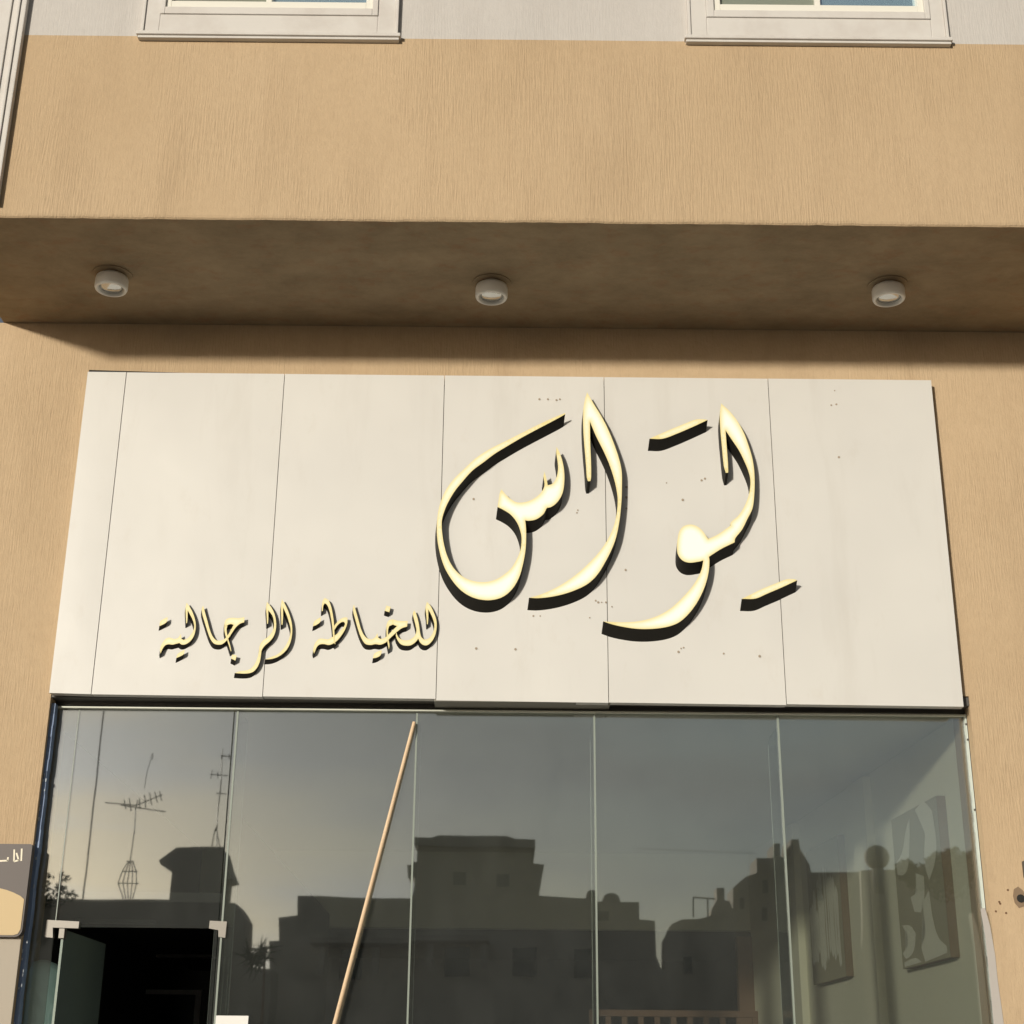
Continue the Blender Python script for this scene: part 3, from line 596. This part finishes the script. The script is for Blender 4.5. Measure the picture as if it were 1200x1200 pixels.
def painting(corners, label, shapes, th=.05):
    tz = [tpos(*c) for c in corners]      # TL, TR, BR, BL
    tl = (tz[0][0]+tz[3][0])/2; tr_ = (tz[1][0]+tz[2][0])/2; zt = (tz[0][1]+tz[1][1])/2; zb = (tz[2][1]+tz[3][1])/2
    t = thing('painting', label, 'painting', rw((tl+tr_)/2, zb, th), 'canvases on the right wall of the shop')
    bm = bmesh.new(); Q = [rw(tl, zb, .002), rw(tr_, zb, .002), rw(tr_, zt, .002), rw(tl, zt, .002)]; Q2 = [rw(tl, zb, th), rw(tr_, zb, th), rw(tr_, zt, th), rw(tl, zt, th)]
    hexa(bm, Q+Q2); bmesh.ops.recalc_face_normals(bm, faces=bm.faces); obj('stretcher', bm, M['canvasside'], t)
    bm = bmesh.new(); Q = [rw(tl, zb, th+.001), rw(tr_, zb, th+.001), rw(tr_, zt, th+.001), rw(tl, zt, th+.001)]; bm.faces.new([bm.verts.new(v) for v in Q]); obj('canvas', bm, M['canvas'], t)
    bm = bmesh.new()                      # flat painted marks, given in 0..1 across the canvas (u: left to right as seen, v: down)
    for sh in shapes:
        pts = [rw(tl+(tr_-tl)*p.x, zt+(zb-zt)*p.y, th+.003) for p in smooth([(a*100, b*100) for a, b in sh]) for p in [p/100]]
        f = bm.faces.new([bm.verts.new(v) for v in pts]); bmesh.ops.triangulate(bm, faces=[f])
    obj('paint_marks', bm, M['stroke'], t)
random.seed(11)
sh1 = []
for i in range(13):
    u = .06+.068*i; v0 = random.uniform(.33, .62) - .25*(i/13); v1 = random.uniform(.78, .93); wd = random.uniform(.025, .05)
    sh1.append([(u-wd, v0), (u, v0-.04), (u+wd, v0+.02), (u+wd*.7, (v0+v1)/2), (u+wd, v1-.03), (u, v1), (u-wd*.8, v1-.05), (u-wd*.6, (v0+v1)/2)])
painting(((950, 997), (990, 982), (1001, 1145), (965, 1153)), 'narrow canvas with pale vertical strokes, farther one on the right wall', sh1)
sh2 = [[(.05,.30),(.2,.25),(.32,.12),(.42,.05),(.38,.2),(.3,.36),(.18,.40),(.05,.38)],
       [(.55,.02),(.75,.0),(.9,.08),(.93,.3),(.85,.42),(.72,.5),(.66,.38),(.72,.2),(.64,.1)],
       [(.45,.42),(.62,.46),(.60,.58),(.5,.68),(.36,.66),(.30,.56),(.44,.55)],
       [(.06,.72),(.25,.74),(.35,.8),(.28,.9),(.1,.94),(.03,.9),(.16,.86),(.18,.8)],
       [(.55,.62),(.70,.56),(.72,.72),(.80,.86),(.95,.93),(.95,.97),(.5,.99),(.44,.9),(.55,.8)],
       [(.05,.96),(.3,.95),(.42,.985),(.05,.99)]]
painting(((1055, 957), (1109, 936), (1125, 1124), (1068, 1134)), 'larger canvas with pale rounded abstract shapes, nearer one on the right wall', sh2)
# slatted wooden screen inside
YS = 11.4; sa, sb = hit(690, 1178, YS), hit(888, 1190, YS); zt_ = (sa.z+sb.z)/2
sc_ = thing('slatted_screen', 'brown wooden slatted screen standing inside behind the third glass pane', 'screen', (sa.x, YS, 0))
obj('top_rail', bx(sa.x, sb.x, YS-.03, YS+.03, zt_-.045, zt_, bev=.004), M['brownwood'], sc_)
obj('bottom_rail', bx(sa.x, sb.x, YS-.03, YS+.03, .05, .10, bev=.004), M['brownwood'], sc_)
n = 11
for i in range(n):
    x = sa.x+.02+(sb.x-sa.x-.04)*i/(n-1); obj('slat', bx(x-.019, x+.019, YS-.02, YS+.02, 0 if i in (0, n-1) else .1, zt_-.045), M['brownwood'], sc_)
# teal wrapped bundle by the doorway
bm = bmesh.new(); YT = 7.97
out = [(30, 1212), (31, 1180), (34, 1150), (33, 1140), (37, 1130), (43, 1126), (52, 1126), (58, 1131), (57, 1160), (54, 1190), (52, 1212)]
pts = [hit(x, y, YT) for x, y in out]; cx = sum(p.x for p in pts)/len(pts)
rings = [(.13, 0), (.14, .6), (.15, 1.2), (.145, hz(40, 1180, YT)), (.12, hz(40, 1150, YT)), (.125, hz(40, 1140, YT)), (.075, hz(40, 1129, YT)), (.02, hz(40, 1125, YT))]
lathe(bm, (hx(46, 1170, YT), YT, 0), [(a*.72, b) for a, b in rings], 20)
for v in bm.verts: 
    d = noise.noise(v.co*5)*.03; v.co.x += d; v.co.y += d*.5
tag(obj('wrapped_bundle', bm, M['teal'], smooth=True), 'pale teal plastic-wrapped upright bundle behind glass left of the doorway', 'bundle')

# ------------------------------------------------------------------ small shop sign on the left wall
sg = thing('wall_sign', 'small taupe and gold shop sign with cream writing on the left wall', 'sign', (hx(10, 1040, WALL-.05), WALL, hz(10, 1098, WALL-.05)))
YP = WALL-.05
def Q(x, y, Y=YP): p = hit(x, y, Y); return (p.x, p.z)
x1 = hx(32, 1040, YP); z1 = hz(20, 989, YP); z0 = hz(20, 1098, YP); x0 = x1-.62
def rr(x0, x1, z0, z1, r, n=5):
    o = []
    for cx, cz, a0 in ((x1-r, z0+r, -90), (x1-.01, z1-.01, 0), (x0+.01, z1-.01, 90), (x0+r, z0+r, 180)):
        rad = r if cz < (z0+z1)/2 else .01
        for i in range(n+1): a = R(a0+90*i/n); o.append((cx+rad*math.cos(a), cz+rad*math.sin(a)))
    return o
bm = bmesh.new(); prism(bm, rr(x0, x1, z0, z1, .035), YP, WALL-.001); obj('board', bm, M['signgrey'], sg)
ol = rr(x0, x1, z0, z1, .035)
bm = bmesh.new(); top = [Q(0, 1041), Q(8, 1043), Q(16, 1046), Q(24, 1050), Q(28.5, 1053)]
xg = x1-.008
pts = [(xg, top[-1][1]-.004)] + [(p[0], p[1]) for p in top[::-1][1:]] + [(x0+.2, top[0][1]+.012), (x0+.01, top[0][1]-.02), (x0+.01, z0+.03), (x0+.03, z0+.008), (x1-.04, z0+.008), (x1-.018, z0+.015), (xg, z0+.035)]
prism(bm, pts, YP-.003, YP+.001); obj('gold_field', bm, M['signgold'], sg)
bm = bmesh.new()
def strokes(bm, segs, wd=.0045):
    for s in segs:
        P = [Q(*p) for p in s]
        for (a, b_) in zip(P, P[1:]):
            d = Vector((b_[0]-a[0], b_[1]-a[1])); L_ = d.length or 1; n_ = Vector((-d.y, d.x))/L_*wd; e_ = d/L_*wd*.5
            v = [bm.verts.new((a[0]+n_.x-e_.x, YP-.0015, a[1]+n_.y-e_.y)), bm.verts.new((a[0]-n_.x-e_.x, YP-.0015, a[1]-n_.y-e_.y)), bm.verts.new((b_[0]-n_.x+e_.x, YP-.0015, b_[1]-n_.y+e_.y)), bm.verts.new((b_[0]+n_.x+e_.x, YP-.0015, b_[1]+n_.y+e_.y))]
            bm.faces.new(v)
strokes(bm, [[(0, 1009), (9, 1008.5)], [(9, 1008.5), (9.5, 1005)], [(16.5, 1009), (16.8, 996)], [(17, 1009.5), (22, 1008)], [(22, 1008), (19.5, 1000)], [(25, 1008.5), (25.6, 995)]], .0040)
obj('sign_lettering', bm, M['signcream'], sg)

# ------------------------------------------------------------------ the houses over the road (seen mirrored in the glass)
HM = mat('far_house_render', (.34, .31, .26), .9); HM2 = mat('far_house_plaster', (.42, .38, .32), .9); HD = mat('far_window_glass', (.03, .035, .04), .15, 0, .6); DK = mat('rooftop_metal', (.05, .05, .05), .5, .4)
def house(label, outline, L_, depth, mtl, wins=(), group='houses across the road'):
    y1 = GL-L_; P = [opp(x, y, L_) for x, y in outline]
    P = [(P[0][0], -.15)] + P + [(P[-1][0], -.15)]
    t = thing('house', label, 'house', (P[0][0], y1, -.15), group)
    bm = bmesh.new(); prism(bm, P, y1-depth, y1); obj('wall', bm, mtl, t)
    for (xa, ya, xb_, yb) in wins:
        a, b_ = opp(xa, ya, L_), opp(xb_, yb, L_); f = obj('window', bx(a[0]-.06, b_[0]+.06, y1, y1+.06, b_[1]-.06, a[1]+.06), HM2, t)
        obj('pane', bx(a[0], b_[0], y1+.055, y1+.07, b_[1], a[1]), HD, f)
    return t
LA = 85.0
hA = house('low house with flat parapet and roofed stair tower mirrored left in the glass', [(42, 1053), (197, 1055), (200, 1022), (186, 1014), (184, 1009), (205, 994), (261, 993), (266, 1012), (273, 1028), (264, 1030), (262, 1056), (278, 1057), (284, 1065), (289, 1075), (287, 1132), (318, 1133)], LA, 3, HM,
      [(110, 1110, 130, 1140), (160, 1112, 182, 1142)])
hB = house('wide house with stepped parapet and hipped stair tower mirrored in the middle panes', [(316, 1200), (316, 1101), (328, 1100), (328, 1073), (350, 1070), (350, 1048), (481, 1052), (484, 1033), (478, 1028), (477, 1013), (486, 1013), (487, 989), (513, 980), (593, 982), (623, 993), (622, 1013), (637, 1015), (635, 1026), (632, 1034), (630, 1052), (750, 1056), (751, 1077), (769, 1079), (771, 1120), (776, 1134), (792, 1138)], 88, 10, HM2,
      [(400, 1110, 425, 1145), (520, 1112, 548, 1148), (600, 1113, 628, 1148), (670, 1116, 692, 1150), (530, 1024, 545, 1040), (580, 1026, 595, 1042), (700, 1066, 715, 1078)])
y1 = GL-88
# hip roof cap of the tower and a pergola of beams on brackets along the upper floor
bm = bmesh.new(); a, b_ = opp(484, 994, 88), opp(626, 997, 88); prism(bm, [(a[0], a[1]), (b_[0], b_[1]), (b_[0], b_[1]+.5), (a[0], a[1]+.5)], y1-7, y1+.6); obj('tower_cornice', bm, HM, hB)
a, b_ = opp(365, 1093, 86), opp(572, 1105, 86); bm = bmesh.new(); box(bm, a[0], b_[0], y1+.01, y1+2.4, b_[1], b_[1]+.3); obj('canopy', bm, HM, hB)
for x in (379, 442, 503, 566):
    p = opp(x, 1106, 86.3); obj('bracket', bx(p[0]-.2, p[0]+.2, y1+1.6, y1+1.9, p[1]-1.6, p[1]-.1), HM, hB)
for x, y, r_, lab in ((692, 1050, .40, 'smaller rounded water tank on the mirrored middle house'), (717, 1054, .62, 'larger domed water tank on the mirrored middle house')):
    p = opp(x, y, 94); bm = bmesh.new(); lathe(bm, (p[0], GL-94, p[1]-1.0), [(r_, 0), (r_, .85), (r_*.95, 1.0), (r_*.75, 1.0+r_*.55), (r_*.4, 1.0+r_*.78), (.05, 1.0+r_*.82)], 20)
    tag(obj('water_tank', bm, HM, smooth=True), lab, 'water tank', 'rooftop water tanks')
hC = house('stepped pale house with a small pyramid roof mirrored right of the middle house', [(779, 1200), (780, 1101), (788, 1083), (800, 1077), (820, 1076), (834, 1072), (836, 1063), (842, 1053), (842, 1039), (851, 1039), (851, 1053), (857, 1054), (862, 1067), (866, 1110), (867, 1190)], 92, 1.5, HM2, [(802, 1120, 812, 1140)])
hD = house('tall stepped house with chimneys mirrored at the right of the glass', [(860, 1150), (861, 1039), (875, 1026), (887, 1022), (887, 1004), (907, 1004), (908, 987), (915, 987), (916, 1003), (925, 1002), (926, 984), (935, 984), (937, 995), (948, 1013), (950, 1022), (1007, 1021), (1008, 1100)], 98, 3, HM, [(868, 1050, 874, 1064), (893, 1030, 901, 1046), (893, 1062, 901, 1078), (955, 1040, 964, 1056)])
p = opp(1027, 1004, 101); bm = bmesh.new(); bmesh.ops.create_icosphere(bm, subdivisions=3, radius=.85, matrix=Matrix.Translation((p[0], GL-101, p[1]))); tube(bm, (p[0], GL-101, p[1]-.7), (p[0], GL-101, p[1]-2.4), .4, n=12)
tag(obj('ball_tank', bm, HM, smooth=True), 'round ball tank on a short neck mirrored above the roofs at the right', 'tank')
hE = house('low house behind the ball tank mirrored near the canvases', [(1009, 1120), (1009, 1019), (1040, 1018), (1090, 1020), (1160, 1022), (1220, 1022), (1221, 1130)], 103, 8, HM, [])
# frame aerial, masts and antennas
def mast(label, segs, r_, L_, name='antenna', group='antennas on the opposite roofs'):
    bm = bmesh.new()
    for (a, b_) in segs:
        p, q = opp(*a, L_), opp(*b_, L_); tube(bm, (p[0], GL-L_, p[1]), (q[0], GL-L_, q[1]), r_, n=5)
    return tag(obj(name, bm, DK), label, name.replace('_', ' '), group)
cage = []
for k in (-1, -.55, -.1, .35, .8):
    cage += [((148+k*6, 1054), (148+k*12, 1036)), ((148+k*12, 1036), (150+k*9, 1022)), ((150+k*9, 1022), (151+k*3, 1010))]
cage += [((137, 1036), (160, 1036)), ((141, 1022), (159, 1022)), ((146, 1010), (154, 1010))]
mast('lattice roof mast with a wide branched aerial mirrored left of the stair tower', cage+[((150, 1012), (155, 975)), ((155, 978), (157, 950)), ((157, 950), (160, 940)),
     ((158, 946), (189, 933)), ((158, 946), (122, 943)), ((140, 946), (192, 952)), ((162, 938), (162, 950)), ((168, 934), (169, 948)), ((174, 931), (176, 945)), ((180, 930), (183, 942)), ((150, 938), (152, 952)), ((186, 929), (188, 940)), ((144, 940), (146, 950))], .033, LA+3)
mast('thin slanted whip aerial mirrored above the branched aerial', [((168, 926), (172, 905)), ((172, 905), (178, 885)), ((178, 885), (178, 893))], .022, LA+3)
mast('tall thin aerial with three short crossbars on the mirrored stair tower', [((253, 994), (255, 945)), ((255, 948), (258, 915)), ((258, 915), (260, 880)), ((259, 889), (270, 890)), ((259, 887), (259, 893)), ((268, 887), (268, 893)), ((245, 910), (266, 911)), ((247, 905), (245, 915)), ((254, 907), (254, 914)), ((252, 931), (265, 932)), ((247, 995), (252, 972)), ((257, 995), (253, 972)), ((252, 975), (254, 968))], .034, LA+3)
mast('square tubular frame on the mirrored house roof between the gaps', [((814, 1074), (814, 1050)), ((814, 1050), (840, 1052)), ((831, 1074), (831, 1052))], .05, 91.5)
mast('tall plain pole mirrored at the left end of the opposite roof', [((97, 1054), (122, 826))], .05, LA+2, 'pole')
# shrubs and palms in the gaps
LM = mat('leaf_green', (.045, .065, .028), .7)
def leafy(name, label, spots, L_, size, cat, wr=.45):
    bm = bmesh.new()
    for (x, y, r_, n) in spots:
        p = opp(x, y, L_); c = Vector((p[0], GL-L_, p[1]))
        for i in range(n):
            d = Vector((random.gauss(0, 1), random.gauss(0, 1), random.gauss(0, 1))).normalized()*r_*random.random()**.5; q = c+d
            u = Vector((random.gauss(0, 1), random.gauss(0, 1), random.gauss(0, 1))).normalized()*size*random.uniform(.6, 1.3); v = u.cross(Vector((random.gauss(0, 1), random.gauss(0, 1), random.gauss(0, 1)))).normalized()*size*wr
            bm.faces.new([bm.verts.new(q-u), bm.verts.new(q+v), bm.verts.new(q+u), bm.verts.new(q-v)])
    t = thing(name, label, cat, (c.x, c.y, -.15)); obj('foliage', bm, LM, t)
    bm = bmesh.new(); tube(bm, (c.x, c.y, -.15), (c.x, c.y, c.z), .14, .06); obj('stem', bm, M['brownwood'], t); return t
leafy('climbing_plant', 'tufted plant growing over the mirrored parapet at the far left', [(47, 1034, .35, 40), (55, 1038, .4, 50), (60, 1026, .28, 16), (72, 1042, .4, 50), (78, 1030, .3, 22), (66, 1051, .7, 90), (50, 1052, .7, 90), (83, 1049, .4, 50), (73, 1024, .2, 6)], LA-.6, .15, 'plant')
leafy('palm_tree', 'spiky palm crown mirrored in the gap left of the middle house', [(303, 1124, .5, 26), (296, 1116, .35, 14), (311, 1114, .4, 18)], 80, .85, 'tree', .09)
leafy('broad_tree', 'broad tree mirrored above the roof at the far right over the large canvas', [(1060, 1019, .7, 900), (1098, 1014, .9, 1200), (1115, 1009, .9, 1200), (1137, 1012, .9, 1200), (1075, 1027, .9, 900), (1110, 1028, 1.6, 1500), (1150, 1018, .9, 900)], 92, .13, 'tree')
mast('thin overhead cable mirrored in the sky above the stepped pale house', [((745, 992), (820, 995)), ((820, 995), (887, 999))], .012, 96, 'power_cable', None)
# racks and a lit edge or two deep in the shop, faint through the doorway
rk = thing('garment_rack', 'dim metal garment rack standing deep inside, seen through the open doorway', 'rack', (-3.0, 11.2, 0))
ra, rb_ = hx(165, 1180, 11.2), hx(232, 1180, 11.2); RM = mat('rack_metal', (.5, .5, .48), .4)
for x in (ra, rb_): obj('upright', bx(x-.02, x+.02, 11.18, 11.22, 0, hz(200, 1160, 11.2)), RM, rk)
obj('rail', bx(ra, rb_, 11.185, 11.215, hz(200, 1160, 11.2)-.03, hz(200, 1160, 11.2)), RM, rk)
sh = thing('shelf_unit', 'dim tall shelf unit at the back of the shop behind the garment rack', 'shelf', (-3.4, 14.5, 0))
ra, rb_ = hx(205, 1150, 14.5), hx(246, 1150, 14.5)
for x in (ra, (ra+rb_)/2, rb_): obj('side_panel', bx(x-.02, x+.02, 14.3, 14.7, 0, 2.75), RM, sh)
for z in (.6, 1.2, 1.8, 2.4): obj('shelf', bx(ra+.02, rb_-.02, 14.3, 14.7, z, z+.03), RM, sh)
for y, lab in ((9.2, 'faint strip lamp on the dark ceiling just inside the open doorway'), (11.4, 'farther faint strip lamp on the dark ceiling deep behind the doorway')):
    tag(obj('strip_lamp', bx(-2.5, -2.05, y-.05, y+.05, zb1-.372, zb1-.352, bev=.004), mat('strip_lamp_cover', (.25, .25, .23), .5)), lab, 'lamp')
